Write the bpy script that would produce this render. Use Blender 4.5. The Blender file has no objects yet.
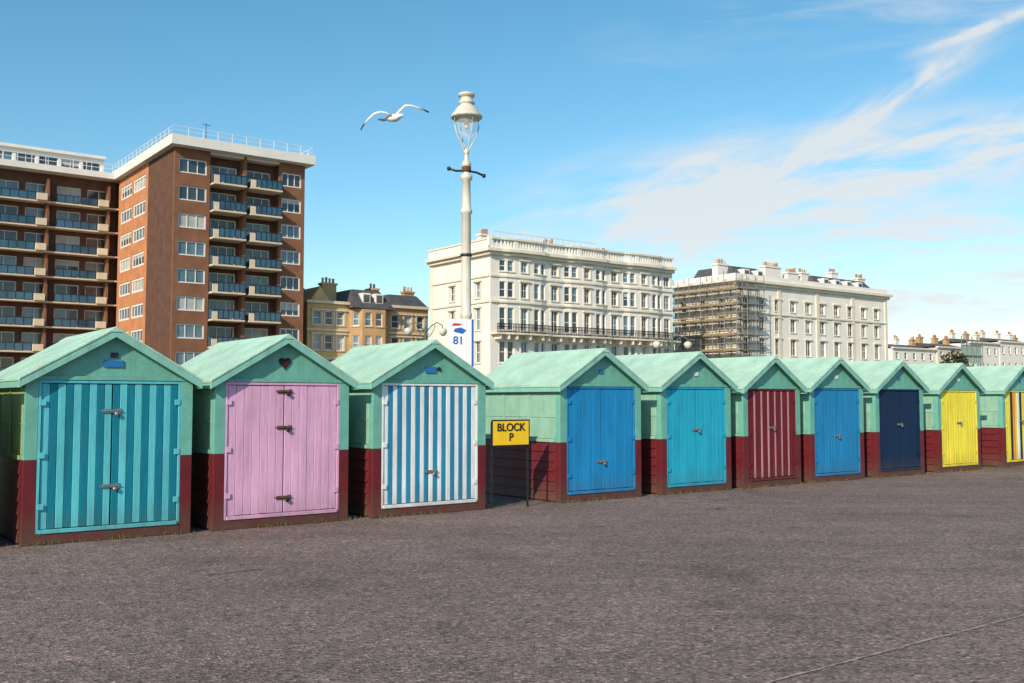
import bpy, bmesh, math, random
from mathutils import Vector, Matrix
random.seed(7)
R=math.radians
scene=bpy.context.scene
ANG=math.atan2(.599,.801)
EX,EY=.801,.599

# ------------------------------------------------------------ materials
def nt(m):
    m.use_nodes=True
    return m.node_tree.nodes,m.node_tree.links
def new(n,t,**k):
    x=n.new(t)
    for a,b in k.items(): setattr(x,a,b)
    return x
MATS={}
def mat(name,col,rough=.6,var=.12,scale=4.0,bump=.15,bscale=30,dirt=0,metal=0,spec=.35,streak=0,grain=None,dirtcol=(.09,.07,.05)):
    if name in MATS: return MATS[name]
    m=bpy.data.materials.new(name); n,l=nt(m)
    bs=n['Principled BSDF']
    tc=new(n,'ShaderNodeTexCoord'); mp=new(n,'ShaderNodeMapping')
    l.new(tc.outputs['Object'],mp.inputs[0])
    if grain: mp.inputs['Scale'].default_value=grain
    nz=new(n,'ShaderNodeTexNoise'); nz.inputs['Scale'].default_value=scale; nz.inputs['Detail'].default_value=4
    nz.inputs['Roughness'].default_value=.65
    l.new(mp.outputs[0],nz.inputs['Vector'])
    rp=new(n,'ShaderNodeValToRGB')
    rp.color_ramp.elements[0].position=.3; rp.color_ramp.elements[1].position=.7
    lo=[max(0,c*(1-var)) for c in col]; hi=[min(1,c*(1+var*.8)) for c in col]
    rp.color_ramp.elements[0].color=(*lo,1); rp.color_ramp.elements[1].color=(*hi,1)
    l.new(nz.outputs['Fac'],rp.inputs[0])
    out=rp.outputs[0]
    if streak>0:
        mp2=new(n,'ShaderNodeMapping'); mp2.inputs['Scale'].default_value=(14,14,.9)
        l.new(tc.outputs['Object'],mp2.inputs[0])
        n2=new(n,'ShaderNodeTexNoise'); n2.inputs['Scale'].default_value=1.3; n2.inputs['Detail'].default_value=2
        l.new(mp2.outputs[0],n2.inputs['Vector'])
        mr=new(n,'ShaderNodeMapRange'); mr.inputs[1].default_value=.5; mr.inputs[2].default_value=.8
        mr.inputs[4].default_value=streak
        l.new(n2.outputs['Fac'],mr.inputs[0])
        mx=new(n,'ShaderNodeMixRGB'); mx.inputs[2].default_value=(col[0]*.45+.02,col[1]*.42+.015,col[2]*.38+.01,1)
        l.new(mr.outputs[0],mx.inputs[0]); l.new(out,mx.inputs[1]); out=mx.outputs[0]
    if dirt>0:
        ge=new(n,'ShaderNodeNewGeometry'); sp=new(n,'ShaderNodeSeparateXYZ')
        l.new(ge.outputs['Position'],sp.inputs[0])
        mr=new(n,'ShaderNodeMapRange'); mr.inputs[1].default_value=.42; mr.inputs[2].default_value=0
        mr.inputs[3].default_value=0; mr.inputs[4].default_value=1
        l.new(sp.outputs[2],mr.inputs[0])
        n3=new(n,'ShaderNodeTexNoise'); n3.inputs['Scale'].default_value=9; n3.inputs['Detail'].default_value=5
        l.new(tc.outputs['Object'],n3.inputs['Vector'])
        mu=new(n,'ShaderNodeMath',operation='MULTIPLY'); l.new(mr.outputs[0],mu.inputs[0]); l.new(n3.outputs['Fac'],mu.inputs[1])
        m3=new(n,'ShaderNodeMath',operation='MULTIPLY'); m3.inputs[1].default_value=dirt*1.7; m3.use_clamp=True
        l.new(mu.outputs[0],m3.inputs[0])
        mx=new(n,'ShaderNodeMixRGB'); mx.inputs[2].default_value=(*dirtcol,1)
        l.new(m3.outputs[0],mx.inputs[0]); l.new(out,mx.inputs[1]); out=mx.outputs[0]
    l.new(out,bs.inputs['Base Color'])
    bs.inputs['Roughness'].default_value=rough; bs.inputs['Metallic'].default_value=metal
    bs.inputs['Specular IOR Level'].default_value=spec
    if bump>0:
        nb=new(n,'ShaderNodeTexNoise'); nb.inputs['Scale'].default_value=bscale; nb.inputs['Detail'].default_value=3
        l.new(mp.outputs[0],nb.inputs['Vector'])
        bp=new(n,'ShaderNodeBump'); bp.inputs['Strength'].default_value=bump; bp.inputs['Distance'].default_value=.02
        l.new(nb.outputs['Fac'],bp.inputs['Height']); l.new(bp.outputs[0],bs.inputs['Normal'])
    MATS[name]=m
    return m
def glass(name,col,rough=.08,spec=.9):
    m=mat(name,col,rough=rough,var=.5,scale=.35,bump=.04,bscale=.8,spec=spec)
    return m

# ------------------------------------------------------------ builder
class B:
    def __init__(s,name,loc=(0,0,0),rot=0.0):
        s.e=bpy.data.objects.new(name,None); scene.collection.objects.link(s.e)
        s.e.location=loc; s.e.rotation_euler=(0,0,rot); s.e.empty_display_size=.3
        s.p={}
    def geo(s,part,m,vs,fs,M=None,smooth=False):
        k=(part,m.name)
        if k not in s.p: s.p[k]=([],[],m,[])
        V,F,_,S=s.p[k]; o=len(V)
        for v in vs:
            v=Vector(v)
            V.append(M@v if M else v)
        for f in fs: F.append([i+o for i in f]); S.append(smooth)
    def box(s,part,m,x0,x1,y0,y1,z0,z1,M=None):
        vs=[(x0,y0,z0),(x1,y0,z0),(x1,y1,z0),(x0,y1,z0),(x0,y0,z1),(x1,y0,z1),(x1,y1,z1),(x0,y1,z1)]
        s.geo(part,m,vs,[(0,3,2,1),(4,5,6,7),(0,1,5,4),(1,2,6,5),(2,3,7,6),(3,0,4,7)],M)
    def prism(s,part,m,poly,y0,y1,M=None):   # poly in xz extruded along y
        n=len(poly)
        vs=[(x,y0,z) for x,z in poly]+[(x,y1,z) for x,z in poly]
        fs=[tuple(range(n)),tuple(range(2*n-1,n-1,-1))]
        for i in range(n):
            j=(i+1)%n; fs.append((j,i,i+n,j+n))
        s.geo(part,m,vs,fs,M)
    def lathe(s,part,m,prof,c=(0,0,0),seg=20,M=None,smooth=True):
        vs=[];fs=[]
        for r,z in prof:
            for i in range(seg):
                a=2*math.pi*i/seg; vs.append((c[0]+r*math.cos(a),c[1]+r*math.sin(a),c[2]+z))
        for k in range(len(prof)-1):
            for i in range(seg):
                j=(i+1)%seg; fs.append((k*seg+i,k*seg+j,(k+1)*seg+j,(k+1)*seg+i))
        fs.append(tuple(range(seg-1,-1,-1))); t=(len(prof)-1)*seg; fs.append(tuple(range(t,t+seg)))
        s.geo(part,m,vs,fs,M,smooth)
    def tube(s,part,m,pts,r,seg=8,M=None):
        pts=[Vector(p) for p in pts]; vs=[];fs=[]
        for i,p in enumerate(pts):
            d=(pts[min(i+1,len(pts)-1)]-pts[max(i-1,0)]).normalized()
            u=d.cross(Vector((0,0,1)))
            if u.length<.05: u=d.cross(Vector((0,1,0)))
            u.normalize(); w=d.cross(u)
            rr=r[i] if isinstance(r,(list,tuple)) else r
            for k in range(seg):
                a=2*math.pi*k/seg; vs.append(p+u*rr*math.cos(a)+w*rr*math.sin(a))
        for i in range(len(pts)-1):
            for k in range(seg):
                j=(k+1)%seg; fs.append((i*seg+k,i*seg+j,(i+1)*seg+j,(i+1)*seg+k))
        fs.append(tuple(range(seg))); t=(len(pts)-1)*seg; fs.append(tuple(range(t+seg-1,t-1,-1)))
        s.geo(part,m,vs,fs,M,True)
    def done(s,bevel=0):
        for (part,mn),(V,F,m,S) in s.p.items():
            me=bpy.data.meshes.new(part); me.from_pydata([tuple(v) for v in V],[],F)
            me.materials.append(m)
            for i,pg in enumerate(me.polygons): pg.use_smooth=S[i]
            bm=bmesh.new(); bm.from_mesh(me); bmesh.ops.recalc_face_normals(bm,faces=bm.faces); bm.to_mesh(me); bm.free()
            o=bpy.data.objects.new(part,me); scene.collection.objects.link(o); o.parent=s.e
            if bevel and not any(S):
                md=o.modifiers.new('bevel','BEVEL'); md.width=bevel; md.segments=1; md.limit_method='ANGLE'
        return s.e

def text_obj(parent,name,txt,size,m,loc,rotz=0,align='CENTER',depth=.003,bold=0):
    c=bpy.data.curves.new(name,'FONT'); c.body=txt; c.size=size; c.align_x=align; c.align_y='CENTER'; c.extrude=depth; c.offset=bold
    c.space_line=.9
    o=bpy.data.objects.new(name+'_tmp',c); scene.collection.objects.link(o)
    bpy.context.view_layer.update()
    me=bpy.data.meshes.new_from_object(o.evaluated_get(bpy.context.evaluated_depsgraph_get()))
    bpy.data.objects.remove(o)
    t=bpy.data.objects.new(name,me); scene.collection.objects.link(t)
    me.materials.clear(); me.materials.append(m)
    t.parent=parent; t.location=loc; t.rotation_euler=(R(90),0,rotz)
    return t

# ------------------------------------------------------------ camera, light, sky
cam=bpy.data.cameras.new('camera'); co=bpy.data.objects.new('camera',cam); scene.collection.objects.link(co)
cam.lens=35; cam.sensor_width=36; cam.clip_end=6000; cam.clip_start=.1
co.location=(0,0,1.63); co.rotation_euler=(R(90+3.36),0,0); scene.camera=co
SUNV=Vector((-.44,-.90,0)).normalized(); EL=R(29)
sd=Vector((SUNV.x*math.cos(EL),SUNV.y*math.cos(EL),math.sin(EL)))
sun=bpy.data.lights.new('sun','SUN'); sun.energy=5.0; sun.angle=R(.5); sun.color=(1,.86,.66)
so=bpy.data.objects.new('sun',sun); scene.collection.objects.link(so); so.rotation_euler=sd.to_track_quat('Z','Y').to_euler(); so.location=(-20,-40,30)
w=bpy.data.worlds.new("World"); scene.world=w; w.use_nodes=True
try:
    w.cycles.sampling_method='MANUAL'; w.cycles.sample_map_resolution=256
except Exception: pass
n,l=w.node_tree.nodes,w.node_tree.links; n.clear()
wo=n.new('ShaderNodeOutputWorld'); bg=n.new('ShaderNodeBackground'); bg.inputs[1].default_value=.112
sk=n.new('ShaderNodeTexSky'); sk.sky_type='NISHITA'; sk.sun_disc=False; sk.sun_elevation=EL; sk.sun_rotation=math.atan2(SUNV.x,SUNV.y)
sk.altitude=0; sk.air_density=1.0; sk.dust_density=.5; sk.ozone_density=2.0
hs=n.new('ShaderNodeHueSaturation'); hs.inputs['Hue'].default_value=.482; hs.inputs['Saturation'].default_value=1.24; hs.inputs['Value'].default_value=1.42
l.new(sk.outputs[0],hs.inputs['Color'])
tc=n.new('ShaderNodeTexCoord'); sp=n.new('ShaderNodeSeparateXYZ'); l.new(tc.outputs['Generated'],sp.inputs[0])
def mth(op,a,b=None,clamp=False):
    x=n.new('ShaderNodeMath'); x.operation=op; x.use_clamp=clamp
    for i,v in enumerate((a,b)):
        if v is None: continue
        if isinstance(v,(int,float)): x.inputs[i].default_value=v
        else: l.new(v,x.inputs[i])
    return x.outputs[0]
yy=mth('MAXIMUM',sp.outputs[1],.05)
a=mth('DIVIDE',sp.outputs[0],yy); b=mth('DIVIDE',sp.outputs[2],yy)
def band(ax,bx,ang,wid,s0,s1,sc,stretch,thr,gain,curve=0,seed=0,det=5):
    ca,sa=math.cos(ang),math.sin(ang)
    da=mth('SUBTRACT',a,ax); db=mth('SUBTRACT',b,bx)
    s=mth('ADD',mth('MULTIPLY',da,ca),mth('MULTIPLY',db,sa))
    t=mth('SUBTRACT',mth('MULTIPLY',db,ca),mth('MULTIPLY',da,sa))
    if curve: t=mth('SUBTRACT',t,mth('MULTIPLY',mth('MULTIPLY',s,s),curve))
    q=mth('DIVIDE',t,wid); g=mth('POWER',2.718,mth('MULTIPLY',mth('MULTIPLY',q,q),-1))
    def ss(v,e0,e1):
        r=n.new('ShaderNodeMapRange'); r.interpolation_type='SMOOTHSTEP'; r.inputs[1].default_value=e0; r.inputs[2].default_value=e1; l.new(v,r.inputs[0]); return r.outputs[0]
    L=s1-s0
    mk=mth('MULTIPLY',ss(s,s0,s0+.3*L),mth('SUBTRACT',1,ss(s,s1-.3*L,s1)))
    cv=n.new('ShaderNodeCombineXYZ'); l.new(mth('MULTIPLY',s,sc),cv.inputs[0]); l.new(mth('MULTIPLY',t,sc*stretch),cv.inputs[1]); cv.inputs[2].default_value=seed
    nz=n.new('ShaderNodeTexNoise'); nz.inputs['Scale'].default_value=1; nz.inputs['Detail'].default_value=det; nz.inputs['Roughness'].default_value=.6; nz.inputs['Distortion'].default_value=.5
    l.new(cv.outputs[0],nz.inputs['Vector'])
    f=ss(nz.outputs['Fac'],thr,thr+.4)
    return mth('MULTIPLY',mth('MULTIPLY',mth('MULTIPLY',g,mk),f),gain)
bands=[
 band(.28,.235,R(36),.015,-.22,.32,9,4,.26,1.05,curve=-.25,seed=1),
 band(.46,.372,R(20),.006,-.08,.12,12,4,.2,.8,curve=.4,seed=44,det=4),
 band(.30,.225,R(9),.042,-.34,.45,7,4.5,.28,1.35,seed=5,det=6),
 band(.34,.170,R(2),.026,-.30,.35,7,7,.32,1.1,seed=9),
 band(.10,.18,R(18),.045,-.18,.22,9,4,.34,.9,seed=12),
 band(.44,.105,R(4),.036,-.30,.3,6,6,.28,1.0,seed=15),
 band(.33,.39,R(5),.03,-.3,.35,5,6,.38,.5,seed=21,det=4)]
tot=bands[0]
for x in bands[1:]: tot=mth('ADD',tot,x)
tot=mth('MINIMUM',tot,.84)
mx=n.new('ShaderNodeMixRGB'); l.new(tot,mx.inputs[0]); l.new(hs.outputs[0],mx.inputs[1]); mx.inputs[2].default_value=(7.2,7.3,7.3,1)
l.new(mx.outputs[0],bg.inputs[0]); l.new(bg.outputs[0],wo.inputs[0])

# ------------------------------------------------------------ palette
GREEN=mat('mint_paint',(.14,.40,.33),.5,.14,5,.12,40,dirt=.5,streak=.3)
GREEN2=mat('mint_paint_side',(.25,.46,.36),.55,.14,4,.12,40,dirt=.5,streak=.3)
OLIVE=mat('olive_mint_paint',(.34,.40,.15),.55,.15,4,.12,40,streak=.35)
BARGE=mat('barge_mint_paint',(.21,.48,.41),.5,.14,5,.1,40,streak=.3)
ROOF=mat('roof_felt_mint',(.38,.59,.49),.9,.16,2.5,.5,90,streak=.3,spec=.15)
RED=mat('oxblood_paint',(.125,.012,.018),.5,.22,5,.12,40,dirt=.75,streak=.3)
STEEL=mat('galvanised_steel',(.35,.35,.34),.4,.3,20,.1,60,metal=.8)
DARKM=mat('dark_metal',(.03,.03,.035),.45,.3,20,.1,60,metal=.3)
BLACK=mat('black_paint',(.015,.015,.015),.5,.2,10,.05)
RUST=mat('rusty_steel',(.12,.06,.035),.8,.35,20,.2)
DARKGAP=mat('dark_interior',(.02,.02,.02),.9,.1)

# ------------------------------------------------------------ huts
def paint(nm,c): return mat(nm+'_door_paint',c,.55,.18,3,.25,25,dirt=.45,streak=.32,grain=(1,1,.25),spec=.25)
TEAL_L=paint('light_cyan',(.10,.48,.56)); TEAL_D=paint('dark_teal',(.004,.18,.26))
PINK=paint('pink',(.64,.37,.57)); WHITE=paint('white',(.72,.76,.78)); SBLUE=paint('stripe_blue',(.02,.22,.40))
BLUE=paint('blue',(.010,.22,.50)); CYAN=paint('cyan',(.015,.36,.54)); MAROON=paint('maroon',(.13,.010,.018)); PALEP=paint('pale_pink',(.42,.24,.28))
BLUE2=paint('mid_blue',(.012,.21,.46)); NAVY=paint('navy',(.002,.020,.065)); YEL=paint('yellow',(.78,.68,.06)); ORNG=paint('orange',(.75,.28,.03))

def hut(t,wd,planks,frame,latches,cfg):
    rot=ANG+R(cfg.get('rot',0))
    nn=cfg.get('n',0)
    b=B('beach_hut',(-5.5+EX*t-EY*nn,11.25+EY*t+EX*nn,0),rot)
    w=wd; d=2.25; dz=cfg.get('dz',0)
    tip=1.88+dz; pk=2.485+dz; ov=.085; fo=.11
    cx=w/2; sl=(pk-tip)/(cx+ov)
    side=cfg.get('side',GREEN2)
    zr=.95
    pw=.14
    for x0,x1 in ((0,pw),(w-pw,w)):
        b.box('corner_post_lower',RED,x0,x1,-.03,.09,0,zr)
        b.box('corner_post_upper',GREEN,x0,x1,-.03,.09,zr+.002,1.92+dz)
    b.box('threshold',RED,pw+.001,w-pw-.001,-.035,.09,0,.115)
    zt=lambda x:(pk-.045)-sl*abs(x-cx)
    b.box('head_beam',GREEN,-.004,w+.004,-.038,.02,1.86+dz,1.905+dz)
    b.prism('pediment',GREEN,[(0,1.906+dz),(w,1.906+dz),(w,zt(w)),(cx,zt(cx)),(0,zt(0))],-.01,.03)
    for sg in (-1,1):
        x_t=cx+sg*(cx+ov)
        b.prism('roof',ROOF,[(x_t,tip),(cx,pk),(cx,pk-.035),(x_t,tip-.035)] ,-fo,d+.12)
        b.prism('barge_board',BARGE,[(x_t,tip-.008),(cx,pk-.008),(cx,pk-.115),(x_t,tip-.115)],-fo-.022,-fo)
        b.prism('barge_board',BARGE,[(x_t,tip-.012),(cx,pk-.012),(cx,pk-.13),(x_t,tip-.13)],d+.12,d+.14)
        b.prism('felt_edge',ROOF,[(x_t,tip+.004),(cx,pk+.004),(cx,pk-.022),(x_t,tip-.022)],-fo-.03,-fo-.0225)
        xa,xb=sorted((x_t,x_t-sg*.025))
        b.box('eave_board',BARGE,xa,xb,-fo+.002,d+.118,tip-.11,tip-.04)
        for yb in (.62,1.55):
            b.prism('roof_lap',ROOF,[(x_t,tip+.005),(cx,pk+.005),(cx,pk-.01),(x_t,tip-.01)],yb,yb+.5)
    b.prism('ridge_cap',ROOF,[(cx-.09,pk-.09*sl+.008),(cx,pk+.012),(cx+.09,pk-.09*sl+.008),(cx+.09,pk-.09*sl-.004),(cx-.09,pk-.09*sl-.004)],-fo-.032,d+.145)
    for sx,sg in ((0,-1),(w,1)):
        xi=sx-sg*.05
        xa,xb=sorted((sx,xi))
        b.box('side_wall',side,xa,xb,.091,d-.09,zr+.06,zt(0)-.02)
        b.box('side_wall_lower',RED,xa,xb,.091,d-.09,0,zr)
        nb=6
        for i in range(nb):
            z0=.02+i*(zr-.02)/nb; z1=z0+(zr-.02)/nb
            b.prism('clapboard',RED,[(sx+sg*.026,z0),(sx+sg*.004,z1),(sx-sg*.002,z1),(sx-sg*.002,z0)],.092,d-.091)
        for yb in (.78,1.47):
            b.box('side_batten',side,*sorted((sx+sg*.016,sx-sg*.001)),yb-.022,yb+.022,zr+.056,zt(0)-.03)
        b.box('side_top_rail',side,*sorted((sx+sg*.022,sx-sg*.001)),.092,d-.091,zt(0)-.14,zt(0)-.03)
        b.box('side_mid_board',side,*sorted((sx+sg*.010,sx-sg*.001)),.092,d-.091,1.35,1.362)
        xa,xb=sorted((sx+sg*.03,xi))
        b.box('mid_rail',side,xa,xb,.0915,d-.0915,zr+.002,zr+.055)
        b.box('back_post_lower',RED,*sorted((sx+sg*.02,sx-sg*.1)),d-.09,d+.02,0,zr)
        b.box('back_post',side,*sorted((sx+sg*.02,sx-sg*.1)),d-.09,d+.02,zr+.002,zt(0)-.02)
    b.box('back_wall',RED,.105,w-.105,d-.05,d,0,zr); b.box('back_wall_upper',GREEN2,.105,w-.105,d-.05,d,zr+.001,zt(0)-.02)
    b.prism('back_gable',GREEN2,[(.0,zt(0)-.018),(w,zt(0)-.018),(cx,zt(cx))],d-.05,d)
    b.box('inner_dark',DARKGAP,pw-.02,w-pw+.02,.035,.06,.1,1.9)
    x0,x1=pw+.002,w-pw-.002; z0,z1=.118,1.858+dz
    ft=.032
    b.box('door_frame',frame,x0,x0+ft,-.028,.03,z0,z1); b.box('door_frame',frame,x1-ft,x1,-.028,.03,z0,z1)
    b.box('door_frame',frame,x0+ft+.001,x1-ft-.001,-.05,.03,z0,z0+.045)
    b.box('door_frame',frame,x0+ft+.001,x1-ft-.001,-.028,.03,z1-.035,z1)
    N=len(planks); xs=x0+ft+.004; xe=x1-ft-.004
    pwid=(xe-xs)/N
    zb=z0+.05; ztp=z1-.04
    for i,pm in enumerate(planks):
        gap=.005
        extra=.006 if i==N//2 or i==N//2-1 else 0
        a0=xs+i*pwid+gap/2+(extra if i==N//2 else 0); a1=xs+(i+1)*pwid-gap/2-(extra if i==N//2-1 else 0)
        jy=random.uniform(-.003,.003)
        b.box('door_plank',pm,a0,a1,-.014+jy,.02,zb+random.uniform(0,.006),ztp-random.uniform(0,.004))
        b.box('door_groove',pm,a0-gap/2,a1+gap/2,-.001,.018,zb+.01,ztp-.01)
    mid=(xs+xe)/2
    for zz,kind in latches:
        lm=STEEL if kind!='d' else RUST
        b.box('hasp',lm,mid-.10,mid+.05,-.030,-.0175,zz-.022,zz+.022)
        b.box('hasp_bolt',lm,mid-.13,mid+.11,-.040,-.0302,zz-.008,zz+.008)
        b.box('hasp_plate',lm,mid+.055,mid+.1,-.029,-.0175,zz-.03,zz+.03)
        M=Matrix.Translation((mid+.045,-.045,zz-.035))@Matrix.Rotation(R(90),4,'X')
        b.lathe('padlock',STEEL if kind!='d' else DARKM,[(.024,-.012),(.026,-.008),(.026,.008),(.024,.012)],seg=12,M=M)
    for xx in (x0+.045,x1-.045):
        for zz in (.42,1.0,1.6):
            b.box('hinge',frame,xx-.035,xx+.035,-.037,-.0285,zz-.035,zz+.035)
    e=b.done(bevel=.003)
    return e,cx,pk
def alt(a,c,N): return [a if i%2==0 else c for i in range(N)]
huts=[
 (-2.27,1.9,[CYAN]*16,CYAN,[(1.5,'s')],{}),
 (0,1.90,alt(TEAL_L,TEAL_D,18),TEAL_L,[(1.50,'s'),(.62,'s')],dict(side=OLIVE)),
 (2.18,1.88,[PINK]*14,PINK,[(1.74,'d'),(1.27,'d'),(.36,'d')],{}),
 (4.43,1.91,alt(WHITE,SBLUE,20)+[WHITE],WHITE,[(.6,'s')],dict(dz=.01)),
 (7.80,1.78,[BLUE]*14,BLUE,[(.62,'s')],dict(dz=-.01)),
 (10.06,1.80,[CYAN]*14,CYAN,[(1.1,'s')],dict()),
 (12.20,1.70,[MAROON,MAROON,MAROON,PALEP]*6+[MAROON]*3,MAROON,[(1.1,'s')],dict(dz=-.02)),
 (14.20,1.80,[BLUE2]*14,BLUE2,[(.9,'s')],dict(dz=.01)),
 (16.42,1.80,[NAVY]*14,NAVY,[(1.1,'s')],dict()),
 (18.84,1.80,[YEL]*14,YEL,[(1.1,'s')],dict(dz=-.01)),
 (21.72,1.85,[YEL,YEL,NAVY,ORNG,YEL,WHITE,NAVY,YEL,ORNG,YEL,NAVY,WHITE,YEL],YEL,[(1.1,'s')],dict()),
 (24.0,1.85,[PINK]*14,PINK,[(1.1,'s')],{}),
 (26.3,1.85,[WHITE]*14,WHITE,[(1.1,'s')],{}),
]
HE=[]
for i,h in enumerate(huts):
    c=h[5]; c['rot']=random.uniform(-.6,.6)
    HE.append(hut(*h))
PLB=mat('blue_plate',(.02,.16,.40),.4,.1); HEART=mat('heart_dark_red',(.035,.008,.010),.7,.2)
def addpart(e,name,m,fn):
    b=B('tmp'); fn(b,m); bpy.data.objects.remove(b.e)
    for (part,mn),(V,F,mm,S) in b.p.items():
        me=bpy.data.meshes.new(name); me.from_pydata([tuple(v) for v in V],[],F); me.materials.append(mm)
        o=bpy.data.objects.new(name,me); scene.collection.objects.link(o); o.parent=e
e,cx,pk=HE[1]
addpart(e,'name_plate',PLB,lambda b,m:b.box('p',m,cx-.11,cx+.11,-.03,-.0105,2.02,2.10))
addpart(e,'vent',DARKM,lambda b,m:b.box('p',m,cx-.03,cx+.05,-.03,-.0105,2.13,2.19))
e,cx,pk=HE[2]
def heart(b,m):
    P=[]
    for i in range(40):
        t=2*math.pi*i/40
        P.append((cx+.0052*16*math.sin(t)**3, 2.12+.0054*(13*math.cos(t)-5*math.cos(2*t)-2*math.cos(3*t)-math.cos(4*t))))
    b.prism('p',m,P,-.028,-.0105)
addpart(e,'heart',HEART,heart)
e,cx,pk=HE[3]
addpart(e,'name_plate',PLB,lambda b,m:b.box('p',m,cx-.10,cx+.08,-.028,-.0105,2.02,2.11))
addpart(e,'vent',DARKM,lambda b,m:b.lathe('p',m,[(.03,0),(.03,.02)],M=Matrix.Translation((cx+.13,-.011,2.08))@Matrix.Rotation(R(90),4,'X')))
for k in (4,5,7,8,9,10):
    e,cx,pk=HE[k]
    addpart(e,'number_plate',WHITE if k%2 else PLB,lambda b,m:b.box('p',m,cx-.05,cx+.05,-.025,-.0105,2.06,2.13))

# ------------------------------------------------------------ block sign
SY=mat('sign_yellow',(.85,.56,.02),.4,.08,8,.05)
b=B('block_sign',(-5.5+EX*6.42+EY*.06,11.25+EY*6.42-EX*.06,0),ANG)
for x in (.02,.70):
    b.box('post',DARKM,x-.013,x+.013,-.013,.013,0,1.30)
b.box('cross_bar',DARKM,.034,.686,-.010,.010,.93,.955)
b.box('board_back',BLACK,0.0,.72,-.03,-.017,.925,1.33)
b.box('board_face',SY,.022,.698,-.034,-.0302,.947,1.308)
e=b.done()
text_obj(e,'sign_text','BLOCK\nP',.165,BLACK,(.36,-.037,1.135),bold=.003)

# ------------------------------------------------------------ ground
def asphalt(name,col,strong=1):
    m=bpy.data.materials.new(name); n,l=nt(m); bs=n['Principled BSDF']
    tc=new(n,'ShaderNodeTexCoord')
    def noise(s,d,r=.6,vec=None):
        x=new(n,'ShaderNodeTexNoise'); x.inputs['Scale'].default_value=s; x.inputs['Detail'].default_value=d; x.inputs['Roughness'].default_value=r
        l.new(vec or tc.outputs['Object'],x.inputs['Vector']); return x.outputs['Fac']
    def ramp(f,p0,c0,p1,c1,mid=None):
        r=new(n,'ShaderNodeValToRGB'); r.color_ramp.elements[0].position=p0; r.color_ramp.elements[1].position=p1
        r.color_ramp.elements[0].color=(*c0,1); r.color_ramp.elements[1].color=(*c1,1)
        if mid:
            for p_,c_ in mid: q=r.color_ramp.elements.new(p_); q.color=(*c_,1)
        l.new(f,r.inputs[0]); return r.outputs[0]
    def mul(a,b_,fac=1):
        x=new(n,'ShaderNodeMixRGB',blend_type='MULTIPLY'); x.inputs[0].default_value=fac; l.new(a,x.inputs[1]); l.new(b_,x.inputs[2]); return x.outputs[0]
    base=ramp(noise(.35,6),.3,[c*.82 for c in col],.7,[c*1.14 for c in col])
    vo=new(n,'ShaderNodeTexVoronoi'); vo.inputs['Scale'].default_value=48; l.new(tc.outputs['Object'],vo.inputs['Vector'])
    sep=new(n,'ShaderNodeSeparateColor'); l.new(vo.outputs['Color'],sep.inputs[0])
    st=ramp(sep.outputs[0],.0,(.35,.35,.37),1.0,(2.1,1.95,1.8),[(.2,(.66,.66,.68)),(.5,(.95,.95,.95)),(.88,(1.2,1.17,1.14))])
    c1=mul(base,st,.9)
    sp_=ramp(noise(20,4,.75),.33,(.55,.55,.57),.62,(1.22,1.2,1.19)); c2=mul(c1,sp_,.8)
    spc=ramp(noise(4,4,.7),.3,(.80,.80,.82),.7,(1.12,1.11,1.1)); c2=mul(c2,spc,.9)
    mp=new(n,'ShaderNodeMapping'); mp.inputs['Rotation'].default_value=(0,0,-ANG); mp.inputs['Scale'].default_value=(.12,1.6,1)
    l.new(tc.outputs['Object'],mp.inputs[0])
    sk_=ramp(noise(1.1,5,.65,mp.outputs[0]),.35,(.84,.84,.85),.6,(1.04,1.04,1.04)); c3=mul(c2,sk_,.8)
    ds=ramp(noise(.8,3,.5),.30,(.65,.64,.66),.42,(1,1,1)); c4=mul(c3,ds,.6)
    l.new(c4,bs.inputs['Base Color']); bs.inputs['Roughness'].default_value=.9; bs.inputs['Specular IOR Level'].default_value=.2
    bp=new(n,'ShaderNodeBump'); bp.inputs['Strength'].default_value=.8; bp.inputs['Distance'].default_value=.010
    l.new(vo.outputs['Distance'],bp.inputs['Height']); l.new(bp.outputs[0],bs.inputs['Normal'])
    return m
def strip(name,m,t0,t1,n0,n1,z):
    P=lambda t,q:(-5.5+EX*t-EY*q,11.25+EY*t+EX*q,z)
    me=bpy.data.meshes.new(name); me.from_pydata([P(t0,n0),P(t1,n0),P(t1,n1),P(t0,n1)],[],[(0,1,2,3)]); me.materials.append(m)
    o=bpy.data.objects.new(name,me); scene.collection.objects.link(o); return o
ASPH=asphalt('promenade_asphalt',(.235,.182,.168))
ROADM=asphalt('road_asphalt',(.07,.07,.07))
GRASS=mat('lawn_grass',(.07,.11,.03),.9,.35,3,.4,60)
PAVE=mat('paving',(.3,.28,.26),.85,.15,1,0)
GRD=mat('ground_earth',(.16,.15,.11),.95,.3,.05,0)
strip('ground',GRD,-3000,3000,-3000,3000,-.012)
strip('promenade',ASPH,-120,260,-60,6,-.004)
strip('lawn',GRASS,-120,260,6,48,-.004)
strip('road',ROADM,-200,400,52,64,-.004)
kb=B('kerb',(-5.5,11.25,0),ANG); kb.box('kerb_stone',PAVE,-120,260,-.0,.15,-.01,.11,Matrix.Translation((0,51.8,0))); kb.box('pavement',PAVE,-120,260,.15,3,-.01,.108,Matrix.Translation((0,63.9,0))); kb.done()
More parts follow.
